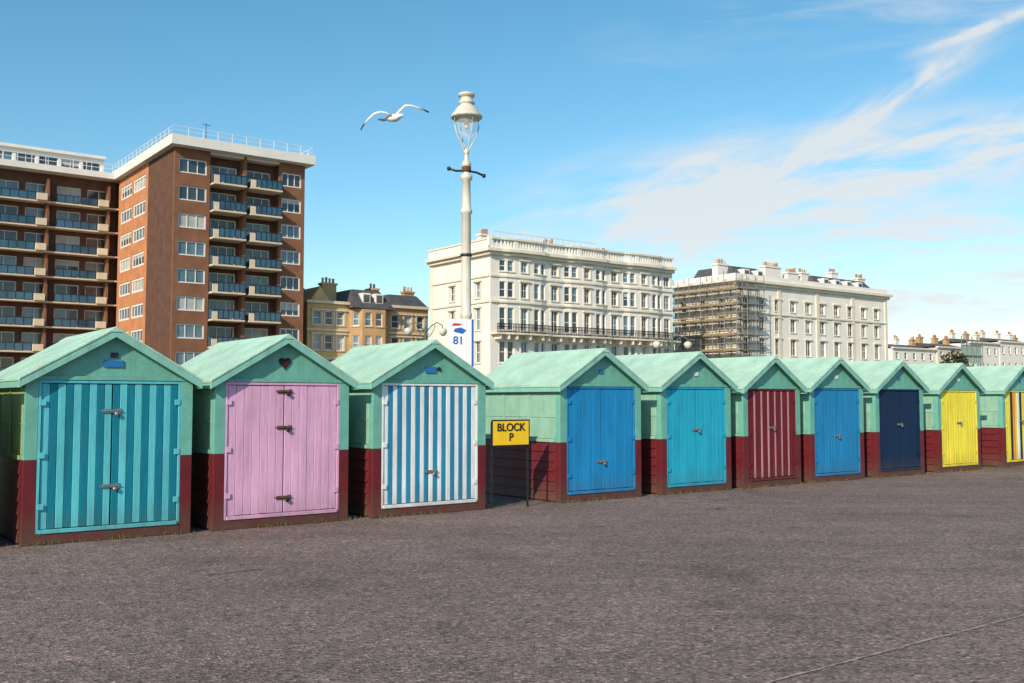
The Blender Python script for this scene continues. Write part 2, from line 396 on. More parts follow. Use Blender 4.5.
def ribbon(name,m,p0,p1,wd,z,N=60,jit=.01,damp=.8):
    vs=[];fs=[]; p0=Vector(p0);p1=Vector(p1); d=(p1-p0).normalized(); q=Vector((-d.y,d.x))
    off=0
    for i in range(N+1):
        c=p0.lerp(p1,i/N); off=off*damp+random.uniform(-jit,jit); ww=wd*random.uniform(.3,1.3)/2
        for sgn in (-1,1):
            v=c+q*(off+sgn*ww); vs.append((v.x,v.y,z))
    for i in range(N): fs.append((2*i,2*i+1,2*i+3,2*i+2))
    me=bpy.data.meshes.new(name); me.from_pydata(vs,[],fs); me.materials.append(m)
    o=bpy.data.objects.new(name,me); scene.collection.objects.link(o); return o
SEAM=mat('seam_sand',(.36,.29,.25),.95,.4,12,.2); CRK=mat('crack_tar',(.05,.043,.043),.8,.3,20)
ribbon('asphalt_seam',SEAM,(1.43-8.1,5.85-6.06),(1.43+24,5.85+17.9),.022,.0005,N=900,jit=.005)
ribbon('asphalt_seam',CRK,(1.43-8.1,5.85-6.08),(1.43+24,5.85+17.88),.004,.0008,N=900,jit=.006)
ribbon('asphalt_crack',CRK,(-2.85,9.38),(-2.42,9.72),.022,.0005,N=18,jit=.012,damp=.9)
ribbon('tar_patch',CRK,(2.9,15.0),(3.25,15.2),.05,.0005,N=14,jit=.02)
for k in range(6):
    x=random.uniform(-4,7); y=random.uniform(6,13)*.8+2; 
    ribbon('asphalt_crack',CRK,(x,y),(x+random.uniform(.2,.9),y+random.uniform(-.1,.6)),.006,.0005,N=26,jit=.018,damp=.93)
wv=[];wf=[]
def blade(x,y,h,r):
    a=random.uniform(0,6.28); dx,dy=math.cos(a)*.006,math.sin(a)*.006; lx,ly=random.uniform(-r,r),random.uniform(-r,r); o=len(wv)
    wv.extend([(x-dx,y-dy,-.002),(x+dx,y+dy,-.002),(x+lx,y+ly,h)]); wf.append((o,o+1,o+2))
for k in range(190):
    t=random.uniform(-.5,24); q=random.choice([random.uniform(-.10,-.05),random.uniform(-.08,-.04)])
    if 6.4<t<7.8: q=random.uniform(-.1,1.0)
    for j in range(random.randint(2,13)):
        tt=t+random.gauss(0,.05); qq=q+random.gauss(0,.015)
        blade(-5.5+EX*tt-EY*qq,11.25+EY*tt+EX*qq,random.uniform(.015,.07),.035)
WEED=mat('weeds',(.13,.12,.04),.9,.4,20)
me=bpy.data.meshes.new('weeds'); me.from_pydata(wv,[],wf); me.materials.append(WEED)
o=bpy.data.objects.new('weeds',me); scene.collection.objects.link(o)
wv=[];wf=[]
for k in range(1100):
    t=random.uniform(-1,24); q=-abs(random.gauss(0,.16))-.045
    if random.random()<.25: q=-random.uniform(0,3.5)
    x=-5.5+EX*t-EY*q; y=11.25+EY*t+EX*q; r=random.uniform(.006,.018); o=len(wv); a0=random.uniform(0,6)
    for j in range(4):
        wv.append((x+r*math.cos(a0+j*1.57)*random.uniform(.6,1.3),y+r*math.sin(a0+j*1.57)*random.uniform(.6,1.3),random.uniform(.0,.008)))
    wf.append((o,o+1,o+2,o+3))
me=bpy.data.meshes.new('leaf_litter'); me.from_pydata(wv,[],wf); me.materials.append(mat('litter',(.16,.11,.06),.9,.5,2))
o=bpy.data.objects.new('leaf_litter',me); scene.collection.objects.link(o)

# ------------------------------------------------------------ lamp post
LW=mat('lamp_white_paint',(.60,.57,.50),.5,.14,3,.1,streak=.5)
LG=bpy.data.materials.new('lantern_glass'); nn_,ll=nt(LG); p=nn_['Principled BSDF']; p.inputs['Base Color'].default_value=(.9,.95,.95,1); p.inputs['Roughness'].default_value=.05; p.inputs['Alpha'].default_value=.18
b=B('street_lamp',(-.88,19,0),R(8))
b.lathe('pole',LW,[(.24,0),(.24,.5),(.2,.56),(.14,.7),(.135,1.3),(.15,1.34),(.15,1.4),(.11,1.46),(.103,3.2),(.115,3.22),(.115,3.27),(.10,3.3),(.088,5.2),(.11,5.22),(.115,5.28),(.09,5.31),(.078,5.85),(.115,5.88),(.115,5.95),(.065,5.99),(.06,6.1),(.09,6.14),(.09,6.2),(.045,6.26),(.04,6.38),(.06,6.42),(.02,6.48)],seg=24)
b.tube('ladder_bar',DARKM,[(-.34,0,6.08),(-.2,0,6.04),(0,0,6.05),(.2,0,6.02),(.34,0,5.96)],.022)
for s_ in (-1,1):
    b.lathe('bar_end',DARKM,[(.01,-.04),(.035,-.03),(.035,.03),(.01,.04)],c=(s_*.34,0,6.08 if s_<0 else 5.96),seg=10)
b.lathe('bar_collar',RUST,[(.075,6.02),(.09,6.05),(.09,6.12),(.075,6.14)],seg=16)
for k in range(4):
    M=Matrix.Rotation(R(90*k+20),4,'Z')
    b.tube('lyre_arm',LW,[(.03,0,6.36),(.05,0,6.46),(.12,0,6.58),(.21,0,6.74),(.26,0,6.92),(.25,0,7.1)],.013,M=M)
b.lathe('lantern_glass',LG,[(.07,6.66),(.14,6.74),(.19,6.86),(.20,7.0),(.20,7.08)],seg=20)
b.lathe('lamp_holder',LW,[(.03,6.86),(.05,6.9),(.05,7.0),(.08,7.08)],seg=14)
b.lathe('lantern_cap',LW,[(.29,7.07),(.31,7.09),(.31,7.12),(.26,7.17),(.2,7.27),(.14,7.32),(.12,7.35),(.155,7.36),(.16,7.39),(.12,7.40),(.115,7.50),(.16,7.51),(.16,7.555),(.05,7.59),(.02,7.61)],seg=24)
b.lathe('pole_band',DARKM,[(.11,4.38),(.115,4.39),(.115,4.42),(.11,4.43)],seg=16)
e=b.done()
SW=mat('sign_white',(.75,.76,.78),.4,.06); SB=mat('sign_blue',(.02,.12,.42),.4,.08); SR=mat('sign_red',(.55,.03,.04),.4,.08)
b=B('post_sign',(-.99,18.84,2.26),R(14))
b.box('panel',SW,-.245,.265,-.012,.012,0,.90)
b.box('panel_side_stripe',SB,.225,.267,-.016,-.0122,.0,.90)
b.prism('panel_blue_figure',SB,[(-.12,.66),(.05,.62),(.13,.69),(.02,.745),(-.10,.72)],-.016,-.0122)
b.prism('panel_red_figure',SR,[(-.16,.77),(-.02,.775),(.06,.81),(-.12,.825)],-.016,-.0122)
b.box('bracket',DARKM,-.02,.02,.0125,.06,.2,.24); b.box('bracket',DARKM,-.02,.02,.0125,.06,.62,.66)
e=b.done(); text_obj(e,'panel_text','81',.21,SB,(-.03,-.0145,.49),bold=.004)

def twin(x,y,h,m):
    b=B('twin_arm_lamp',(x,y,0),R(10))
    b.lathe('pole',m,[(.14,0),(.14,.6),(.07,.8),(.05,h-.5),(.07,h-.45),(.05,h-.2),(.02,h)],seg=14)
    for s_ in (-1,1):
        b.tube('arm',m,[(0,0,h-.5),(s_*.2,0,h-.25),(s_*.42,0,h-.1),(s_*.62,0,h-.2),(s_*.66,0,h-.32)],.022)
        b.tube('scroll',m,[(0,0,h-.75),(s_*.16,0,h-.62),(s_*.3,0,h-.42),(s_*.36,0,h-.2)],.016)
        b.lathe('lantern',LW,[(.02,h-.3),(.14,h-.36),(.17,h-.44),(.12,h-.56),(.04,h-.62)],c=(s_*.66,0,0),seg=14)
    b.done()
IR=mat('green_iron',(.10,.14,.12),.5,.2)
twin(6.45,40,4.3,IR); twin(-3.3,38,4.7,IR)

# ------------------------------------------------------------ gull
GW=mat('gull_white',(.78,.77,.74),.8,.06); GG=mat('gull_grey',(.33,.33,.35),.8,.12); GK=mat('gull_black',(.03,.03,.03),.7,.2); GY=mat('gull_bill',(.7,.4,.05),.5,.1)
b=B('seagull',(-2.30,19,7.12),0)
ax=Vector((.78,-.60,-.06)).normalized()
def ring(part,m,stations):
    vs=[];fs=[]; seg=14; u=ax.cross(Vector((0,0,1))).normalized(); w_=u.cross(ax)
    for s_,r,hz in stations:
        for k in range(seg):
            an=2*math.pi*k/seg; vs.append(ax*s_+u*r*math.cos(an)+w_*(r*.9*math.sin(an)+hz-.035))
    for i in range(len(stations)-1):
        for k in range(seg): j=(k+1)%seg; fs.append((i*seg+k,i*seg+j,(i+1)*seg+j,(i+1)*seg+k))
    fs.append(tuple(range(seg))); t=(len(stations)-1)*seg; fs.append(tuple(range(t+seg-1,t-1,-1)))
    b.geo(part,m,vs,fs,None,True)
ring('body',GW,[(-.22,.02,0),(-.16,.045,0),(-.06,.076,0),(.04,.085,-.005),(.12,.068,0),(.17,.048,.012),(.205,.046,.02),(.235,.038,.02),(.255,.018,.017)])
ring('bill',GY,[(.25,.014,.015),(.28,.011,.012),(.305,.004,.004)])
ud=ax.cross(Vector((0,0,1))).normalized()
dn=Vector((0,0,-.035))
b.geo('tail',GW,[ax*-.16+ud*.03+dn,ax*-.16-ud*.03+dn,ax*-.34-ud*.09+dn,ax*-.36+dn,ax*-.34+ud*.09+dn],[(0,1,2,3,4)])
def wing(pts):
    vs=[];fs=[]
    for (x,y,z,c) in pts:
        f=Vector((.25,-.9,-.22)).normalized(); base=Vector((x,y,z))
        for k,(u_,h) in enumerate(((.5,0),(.2,.018),(-.15,.012),(-.5,-.01))):
            vs.append(base+f*c*u_+Vector((0,0,h-u_*.18*c)))
    for i in range(len(pts)-1):
        for k in range(3): fs.append((i*4+k,i*4+k+1,(i+1)*4+k+1,(i+1)*4+k))
    n_=len(pts)
    b.geo('wing_tip',GK,vs,[f for f in fs if f[0]//4==n_-2],None,True)
    b.geo('wing',GG,vs,[f for f in fs if f[0]//4!=n_-2 and f[0]%4>=1],None,True)
    b.geo('wing_edge',GW,vs,[f for f in fs if f[0]//4!=n_-2 and f[0]%4<1],None,True)
wing([(.03,0,.03,.22),(.12,-.02,.12,.22),(.22,-.05,.20,.20),(.34,-.02,.21,.17),(.48,.04,.18,.13),(.58,.08,.15,.08),(.68,.12,.11,.015)])
wing([(-.03,0,.02,.22),(-.14,-.02,.07,.22),(-.26,-.05,.08,.20),(-.38,-.04,.04,.18),(-.49,0,-.05,.14),(-.57,.03,-.14,.09),(-.64,.05,-.25,.015)])
e=b.done()
for o in e.children:
    if o.name.startswith('wing') or o.name.startswith('tail'):
        md=o.modifiers.new('solid','SOLIDIFY'); md.thickness=.014

# ------------------------------------------------------------ buildings
GD=glass('window_glass_dark',(.035,.05,.065)); GB=glass('window_glass_blue',(.10,.17,.22)); CUR=mat('window_curtain',(.42,.43,.42),.5,.25,.6,0,spec=.7)
WF=mat('window_frame_white',(.72,.72,.70),.5,.06,bump=0)
def facade(b,M,W,z0,z1,rows,cols,wm,depth=.3,frame=WF,mull=(2,2),curt=.25,fw=.09,sill=None,surround=None,part='wall',blue=.3):
    rows=sorted(rows); z=z0
    for (a0,a1) in rows:
        if a0>z: b.box(part,wm,0,W,0,depth,z,a0,M)
        x=0
        for (c0,c1) in cols:
            if c0>x: b.box(part,wm,x,c0,0,depth,a0,a1,M)
            x=c1
            r=random.random(); g=CUR if r<curt else (GB if r<curt+blue else GD)
            yg=depth*.7
            if g is CUR and random.random()<.5:
                zc=a0+(a1-a0)*random.uniform(.3,.7)
                b.geo('glass',GD,[(c0,yg,a0),(c1,yg,a0),(c1,yg,zc),(c0,yg,zc)],[(0,1,2,3)],M)
                b.geo('blind',CUR,[(c0,yg,zc),(c1,yg,zc),(c1,yg,a1),(c0,yg,a1)],[(0,1,2,3)],M)
            else: b.geo('glass',g,[(c0,yg,a0),(c1,yg,a0),(c1,yg,a1),(c0,yg,a1)],[(0,1,2,3)],M)
            ya,yb=yg-.09,yg-.02
            b.box('window_frame',frame,c0,c0+fw,ya,yb,a0,a1,M); b.box('window_frame',frame,c1-fw,c1,ya,yb,a0,a1,M)
            b.box('window_frame',frame,c0+fw,c1-fw,ya,yb,a0,a0+fw,M); b.box('window_frame',frame,c0+fw,c1-fw,ya,yb,a1-fw,a1,M)
            for i in range(1,mull[0]):
                xm=c0+(c1-c0)*i/mull[0]; b.box('window_frame',frame,xm-fw*.35,xm+fw*.35,ya+.01,yb-.01,a0+fw,a1-fw,M)
            for i in range(1,mull[1]):
                zm=a0+(a1-a0)*i/mull[1]; b.box('window_frame',frame,c0+fw,c1-fw,ya+.02,yb-.005,zm-fw*.4,zm+fw*.4,M)
            if sill: b.box('sill',sill,c0-.12,c1+.12,-.12,-.002,a0-.12,a0-.01,M)
            if surround:
                b.box('surround',surround,c0-.18,c0-.01,-.06,-.002,a0,a1,M); b.box('surround',surround,c1+.01,c1+.18,-.06,-.002,a0,a1,M)
                b.box('hood',surround,c0-.28,c1+.28,-.2,-.002,a1+.02,a1+.2,M)
        if x<W: b.box(part,wm,x,W,0,depth,a0,a1,M)
        z=a1
    if z<z1: b.box(part,wm,0,W,0,depth,z,z1,M)
def front(x,y=0): return Matrix.Translation((x,y,0))
def leftside(x,yback):
    return Matrix(((0,1,0,x),(-1,0,0,yback),(0,0,1,0),(0,0,0,1)))
def facet(p0,p1):
    d=Vector((p1[0]-p0[0],p1[1]-p0[1])); L=d.length; a_=math.atan2(d.y,d.x)
    return Matrix.Translation((p0[0],p0[1],0))@Matrix.Rotation(a_,4,'Z'),L

# ---- A: apartment block
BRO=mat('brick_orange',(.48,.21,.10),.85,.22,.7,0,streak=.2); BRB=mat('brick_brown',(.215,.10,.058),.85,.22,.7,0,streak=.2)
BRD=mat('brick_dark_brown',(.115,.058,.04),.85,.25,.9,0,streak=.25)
CREAM=mat('cream_concrete',(.62,.53,.40),.8,.12,.8,0,streak=.3); WCON=mat('white_concrete',(.70,.69,.66),.7,.08,.5,0,streak=.25)
BGL=glass('balcony_glass_blue',(.03,.09,.15),.12,.8); FLR=mat('flat_roof',(.2,.2,.2),.9,.2,bump=0)
b=B('apartment_block',(-34.3,100,0),ANG)
W=14.3; Lb=20; H=28.4; SP=2.83
def zrow(i): return 24.85-SP*i
rows=[(zrow(i),zrow(i)+1.5) for i in range(9)][::-1]
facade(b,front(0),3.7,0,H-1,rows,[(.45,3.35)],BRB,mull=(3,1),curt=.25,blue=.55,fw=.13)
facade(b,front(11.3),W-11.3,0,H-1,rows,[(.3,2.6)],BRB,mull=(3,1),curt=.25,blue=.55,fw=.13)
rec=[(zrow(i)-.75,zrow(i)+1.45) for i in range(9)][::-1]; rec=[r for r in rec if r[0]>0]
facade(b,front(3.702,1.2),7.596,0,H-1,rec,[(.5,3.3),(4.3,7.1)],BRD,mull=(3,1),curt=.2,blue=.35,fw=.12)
b.box('pier',BRB,7.3,7.65,.0,1.2,0,H-1)
for i in range(10):
    zb=zrow(i)-.95
    if zb<0: break
    for (xa,xb) in ((3.75,7.25),(7.7,11.25)):
        b.box('balcony_slab',CREAM,xa,xb,-1.1,1.19,zb-.0,zb+.18)
        b.box('balcony_glass',BGL,xa+.6,xb-.06,-1.06,-1.03,zb+.28,zb+1.1)
        b.box('balcony_rail',DARKM,xa+.02,xb-.02,-1.09,-1.0,zb+1.1,zb+1.18)
        b.box('balcony_cheek',CREAM,xa+.02,xa+.6,-1.09,-.95,zb+.18,zb+.95)
        for k in range(6):
            xx=xa+.6+(xb-xa-.65)*k/5; b.box('balcony_post',DARKM,xx-.03,xx+.03,-1.095,-1.062,zb+.18,zb+1.1)
        for xx in (xa+.02,xb-.06): b.box('balcony_glass',BGL,xx,xx+.03,-.94,-.02,zb+.25,zb+1.1)
        if random.random()<.6: b.box('balcony_furniture',random.choice([WF,DARKM,CREAM]),xa+1.2,xa+1.9,-.6,-.1,zb+.181,zb+.9)
b.box('recess_lid',WCON,3.7,11.3,0.001,1.2,H-1.25,H-1.01)
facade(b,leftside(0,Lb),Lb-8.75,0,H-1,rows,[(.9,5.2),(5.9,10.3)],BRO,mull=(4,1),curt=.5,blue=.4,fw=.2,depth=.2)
b.box('side_wall_plain',BRD,0,.3,.301,8.75,0,H-1)
b.box('core',BRB,.35,W-.0,1.6,Lb+11,0,H-1.01)
b.box('roof_slab',WCON,-.7,W+.7,-1.2,Lb+11,H-.999,H)
b.box('roof_core',FLR,4,11,7,16,H+.002,H+2.2); 
for (xa,ya,xb,yb) in ((-.5,-1.0,W+.5,-1.0),(-.5,-1.0,-.5,Lb),(W+.5,-1,W+.5,Lb)):
    L=math.hypot(xb-xa,yb-ya); k=int(L/1.4)
    for i in range(k+1):
        x=xa+(xb-xa)*i/k; y=ya+(yb-ya)*i/k; b.box('roof_rail',WF,x-.03,x+.03,y-.03,y+.03,H,H+.9)
    for zz in (H+.45,H+.9): b.box('roof_rail',WF,min(xa,xb)-.02,max(xa,xb)+.02,min(ya,yb)-.02,max(ya,yb)+.02,zz,zz+.04)
# aerials
b.tube('aerial',DARKM,[(6,8,H+2.2),(6,8,H+4.2)],.04,seg=6); b.tube('aerial',DARKM,[(5.6,8,H+4.0),(6.5,8,H+4.0)],.03,seg=6)
WL=40
wr=[(zrow(i)-.8,zrow(i)+1.35) for i in range(9)][::-1]; wr=[r for r in wr if r[0]>0]
cols=[]; x=.5
while x+3<WL: cols.append((x,x+2.6)); x+=3.3
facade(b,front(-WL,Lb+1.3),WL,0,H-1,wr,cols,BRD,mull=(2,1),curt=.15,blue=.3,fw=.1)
for i in range(10):
    zb=zrow(i)-.95
    if zb<0: break
    b.box('wing_slab',CREAM,-WL,-.02,Lb-.2,Lb+1.29,zb-.02,zb+.14)
    x=-WL+.2; k=0
    while x<-3.0:
        wv_=5.6; xe=min(x+wv_,-.1)
        b.box('wing_rail',DARKM,x,xe-1.2,Lb-.19,Lb-.12,zb+1.0,zb+1.08)
        b.box('wing_balcony_glass',BGL,x,xe-1.25,Lb-.17,Lb-.14,zb+.22,zb+1.0)
        b.box('wing_cheek',CREAM,xe-1.15,xe-.1,Lb-.7,Lb-.0,zb+.141,zb+.9)
        for j in range(6):
            xx=x+(xe-1.25-x)*j/5; b.box('wing_post',DARKM,xx-.03,xx+.03,Lb-.20,-.175+Lb,zb+.141,zb+1.0)
        b.box('wing_divider',BRB,xe+.0,xe+.25,Lb+.1,Lb+1.29,zb+.141,zb+SP-.03)
        x+=6.6
b.box('wing_core',BRB,-WL,.3,Lb+1.7,Lb+12,0,H-1.01)
b.box('wing_roof',WCON,-WL-.5,-.71,Lb-.6,Lb+12.2,H-.995,H-.3)
facade(b,front(-WL+.0,Lb+3),WL-1,H-.29,H+1.9,[(H+.2,H+1.5)],[(.6+2.4*i,2.7+2.4*i) for i in range(16)],WCON,mull=(2,1),curt=.2,blue=.3,fw=.1)
b.box('penthouse_roof',WCON,-WL-.2,-.9,Lb+2.5,Lb+11,H+1.91,H+2.25)
b.box('penthouse_core',WCON,-WL,-1.01,Lb+3.4,Lb+10,H-.29,H+1.9)
for i in range(28):
    x=-WL+i*1.45; b.box('wing_roof_rail',WF,x-.03,x+.03,Lb-.3,Lb-.24,H-.3,H+.7)
b.box('wing_roof_rail',WF,-WL,-.8,Lb-.3,Lb-.24,H+.7,H+.76); b.box('wing_roof_rail',WF,-WL,-.8,Lb-.3,Lb-.24,H+.2,H+.25)
b.done()

# ---- B: ochre brick victorian house
OCH=mat('ochre_brick',(.54,.39,.19),.85,.2,.6,0,streak=.3); OCH2=mat('tan_brick',(.46,.29,.15),.85,.2,.6,0,streak=.3)
SLATE=mat('slate_roof',(.08,.08,.09),.6,.3,1.2,0,6); STONE=mat('pale_stone',(.6,.52,.40),.8,.12,1,0,streak=.3); POT=mat('chimney_pot',(.45,.22,.12),.8,.2,bump=0)
def chimney(b,x,y,z,w_,d_,h,m,pots=3):
    b.box('chimney',m,x,x+w_,y,y+d_,z,z+h); b.box('chimney_cap',m,x-.12,x+w_+.12,y-.12,y+d_+.12,z+h+.001,z+h+.22)
    for i in range(pots):
        b.lathe('chimney_pot',POT if random.random()<.6 else STONE,[(.16,0),(.13,.4),(.16,.45),(.16,.5+random.uniform(0,.25))],c=(x+w_*(i+.5)/pots,y+d_/2,z+h+.221),seg=10)
b=B('brick_house',(-23.1,112,0),ANG)
rb=[(1.2,3.2),(4.4,6.3),(7.3,9.1),(10.2,11.8)]
facade(b,front(0),5.2,0,12.6,rb,[(.7,1.7),(2.2,3.2),(3.7,4.6)],OCH,mull=(1,2),surround=STONE,sill=STONE,curt=.25)
b.box('bay_core',OCH,.3,5.0,.4,9,0,13)
for (p0,p1) in (((5.21,0),(6.3,-1.3)),((6.3,-1.3),(9.3,-1.3)),((9.3,-1.3),(10.4,0))):
    M,L=facet(p0,p1)
    cs=[(L/2-.42,L/2+.42)] if L<2 else [(.35,1.25),(1.75,2.65)]
    facade(b,M,L,0,12.2,rb,cs,OCH2,mull=(1,2),sill=STONE,curt=.25)
b.box('house_core',OCH2,5.3,10.3,.0,9,0,12.3)
facade(b,front(10.41),5.6,0,12.6,rb,[(.5,1.5),(2.2,3.2),(4.0,5.0)],OCH2,mull=(1,2),surround=STONE,sill=STONE,curt=.25)
b.box('right_core',OCH2,10.5,16,.35,9,0,12.61)
b.box('string_course',STONE,-.1,5.2,-.15,-.005,9.5,9.75); b.box('string_course',STONE,10.5,16.1,-.15,-.005,9.5,9.75)
b.box('cornice',STONE,-.2,5.19,-.35,.6,12.62,12.95); b.box('cornice',STONE,10.42,16.2,-.35,.6,12.62,12.95)
b.box('bay_balcony',STONE,5.2,10.4,-1.8,-1.42,6.7,6.9); b.box('bay_balcony_rail',DARKM,5.2,10.4,-1.8,-1.76,7.6,7.7)
for k in range(18): b.box('bay_balcony_bar',DARKM,5.2+k*.3,5.25+k*.3,-1.79,-1.77,6.9,7.6)
b.geo('mansard',SLATE,[(5.0,-1.4,12.25),(10.6,-1.4,12.25),(9.6,.8,14.6),(6,.8,14.6),(5.0,9,12.25),(10.6,9,12.25),(9.6,8,14.6),(6,8,14.6)],[(0,1,2,3),(1,5,6,2),(4,0,3,7),(3,2,6,7),(5,4,7,6)])
b.geo('mansard_side',SLATE,[(10.7,0,12.96),(16,0,12.96),(15.2,1.5,14.4),(11.3,1.5,14.4),(10.7,9,12.96),(16,9,12.96),(15.2,8,14.4),(11.3,8,14.4)],[(0,1,2,3),(1,5,6,2),(4,0,3,7),(3,2,6,7),(5,4,7,6)])
b.geo('gable',OCH,[(.4,0.01,12.96),(2.8,.01,12.96),(1.6,.01,14.6),(.4,5,12.96),(2.8,5,12.96),(1.6,5,14.6)],[(0,1,2),(1,4,5,2),(3,0,2,5),(4,3,5)])
for xx in (6.6,8.3): 
    b.box('dormer',WF,xx,xx+1,-.75,.5,12.9,14.1); b.box('dormer_glass',GD,xx+.12,xx+.88,-.77,-.751,13.0,13.9)
chimney(b,3.3,3,12.9,1.8,.9,2.3,OCH,4); chimney(b,.1,4,12.9,1.2,.8,1.6,OCH2,2); chimney(b,9.9,3,12.9,.9,1.6,2.1,OCH,2); chimney(b,14.4,3,12.9,1.4,.8,2.0,OCH2,3)
b.done()

# ---- C: white regency building with shallow bows
STU=mat('white_stucco',(.76,.74,.69),.75,.08,.35,0,streak=.25); STU2=mat('cream_stucco',(.70,.65,.55),.75,.09,.35,0,streak=.25)
IRON=mat('black_ironwork',(.02,.02,.022),.5,.2,bump=0); SLT2=mat('lead_roof',(.22,.23,.25),.7,.2,bump=0)
b=B('regency_terrace',(-2.3,105,0),ANG)
Wc=27.4; Lc=12; Hc=17.4
rc=[(2.0,4.3),(5.6,7.9),(9.1,11.5),(12.6,14.3),(15.4,16.6)]
def bow(x0,wd_,pr=.32):
    k=wd_*.24
    return [(x0,0),(x0+k*.55,-pr*.72),(x0+k*1.3,-pr),(x0+wd_-k*1.3,-pr),(x0+wd_-k*.55,-pr*.72),(x0+wd_,0)]
outline=[(0,0)]
x=1.1; bw=6.4; gp=2.6
for i in range(3):
    P=bow(x,bw); outline+=P; x+=bw+gp
outline.append((Wc,0))
for i in range(len(outline)-1):
    p0,p1=outline[i],outline[i+1]
    M,L=facet(p0,p1)
    if L<.4: continue
    if L>2.35 and p0[1]<-.2 and abs(p0[1]-p1[1])<.01: cs=[(L/2-.45,L/2+.45)]
    elif L<.82: cs=[(L/2-.3,L/2+.3)]
    elif L<1.0: cs=[(L/2-.36,L/2+.36)]
    elif L<1.3: cs=[(L/2-.4,L/2+.4)] if p0[1]!=0 or p1[1]!=0 else []
    else: cs=[(L/2-.5,L/2+.5)]
    facade(b,M,L,0,Hc,rc,cs,STU,mull=(2,2) if cs and L>1.3 else (1,2),surround=STU2 if L>2 else None,sill=STU2,curt=.12,blue=.4,fw=.08,depth=.34)
def follow(part,m,off,dep,z0,z1):
    o2=[(px,py-off) for px,py in outline]
    for i in range(len(o2)-1):
        M,L=facet(o2[i],o2[i+1]); b.box(part,m,-.03,L+.03,0,dep,z0+i*.0011,z1+i*.0011,M)
follow('cornice',STU2,.75,1.2,Hc,Hc+.3); follow('cornice_lower',STU2,.4,.7,Hc-.35,Hc-.01)
follow('string',STU2,.2,.195,12.0,12.2); follow('frieze',STU2,.15,.14,14.75,14.95)
follow('parapet_base',STU,.2,.35,Hc+.31,Hc+.6); follow('parapet_cope',STU2,.3,.5,Hc+1.35,Hc+1.55)
for i in range(len(outline)-1):
    p0,p1=outline[i],outline[i+1]; M,L=facet((p0[0],p0[1]-.1),(p1[0],p1[1]-.1)); k=max(2,int(L/.38))
    for j in range(k):
        xx=L*(j+.5)/k; b.box('baluster',STU,xx-.09,xx+.09,0,.18,Hc+.6,Hc+1.35,M)
    if i%3==0: b.box('parapet_pier',STU,-.3,.3,-.06,.3,Hc+.61,Hc+1.62,M)
follow('balcony_floor',STU2,1.35,1.34,8.55,8.72)
for i in range(len(outline)-1):
    p0,p1=outline[i],outline[i+1]; M,L=facet((p0[0],p0[1]-1.3),(p1[0],p1[1]-1.3)); k=max(2,int(L/.18))
    b.box('balcony_rail',IRON,0,L,-.03,.03,9.62,9.7,M); b.box('balcony_rail',IRON,0,L,-.02,.02,8.8,8.86,M); b.box('balcony_rail',IRON,0,L,-.02,.02,9.3,9.36,M)
    for j in range(k+1):
        xx=L*j/k; b.box('balcony_bar',IRON,xx-.035,xx+.035,-.02,.02,8.72,9.62,M)
    for j in range(max(1,int(L/1.6))):
        xx=L*(j+.5)/max(1,int(L/1.6)); b.box('balcony_bracket',STU2,xx-.1,xx+.1,.1,1.2,8.05,8.549,M)
facade(b,leftside(0,Lc),Lc-.341,0,Hc,rc[:3]+[rc[3]],[(4.2,5.2),(9.2,10.2)],STU,mull=(2,2),surround=STU2,sill=STU2,curt=.2,depth=.34)
M=leftside(0,Lc)
b.box('side_cornice',STU2,0,Lc+.74,-.75,-.003,Hc+.002,Hc+.302,M); b.box('side_cornice_lower',STU2,0,Lc+.39,-.4,-.003,Hc-.352,Hc-.012,M)
b.box('side_string',STU2,0,Lc-.1,-.15,-.003,12.0,12.2,M); b.box('side_string',STU2,0,Lc-.1,-.15,-.003,14.75,14.95,M)
b.box('side_parapet',STU,0,Lc-.2,-.2,.1,Hc+.31,Hc+1.3,M); b.box('side_cope',STU2,0,Lc-.2,-.3,.2,Hc+1.31,Hc+1.5,M)
b.box('side_pilaster',STU2,.2,.7,-.12,-.003,0,Hc-.36,M); b.box('side_pilaster',STU2,7,7.4,-.12,-.003,0,Hc-.36,M)
b.box('core',STU,.4,Wc,.36,Lc,0,Hc-.01); b.box('flat_roof',SLT2,.0,Wc,.2,Lc,Hc+.31,Hc+.5)
for i in range(3):
    x0=1.1+i*9; b.box('bow_core',DARKGAP,x0+1.9,x0+4.5,.05,.35,0,Hc-.02)
b.box('attic',STU,2.5,Wc-5,3.5,11,Hc+.5,Hc+1.9); b.box('attic_roof',SLT2,2.3,Wc-4.8,3.3,11.2,Hc+1.91,Hc+2.1)
for k in range(18): xx=2.6+k*.9; b.box('attic_rail',WF,xx-.04,xx+.04,3.4,3.48,Hc+2.1,Hc+2.9)
b.box('attic_rail',WF,2.6,18,3.4,3.48,Hc+2.9,Hc+2.98)
chimney(b,3,6,Hc+1.9,1.2,.8,.9,STU,3); chimney(b,12,6,Hc+1.5,1.8,.8,1.0,STU2,4); chimney(b,20.5,6,Hc+1.0,1.6,.8,1.2,STU,4)
b.done()

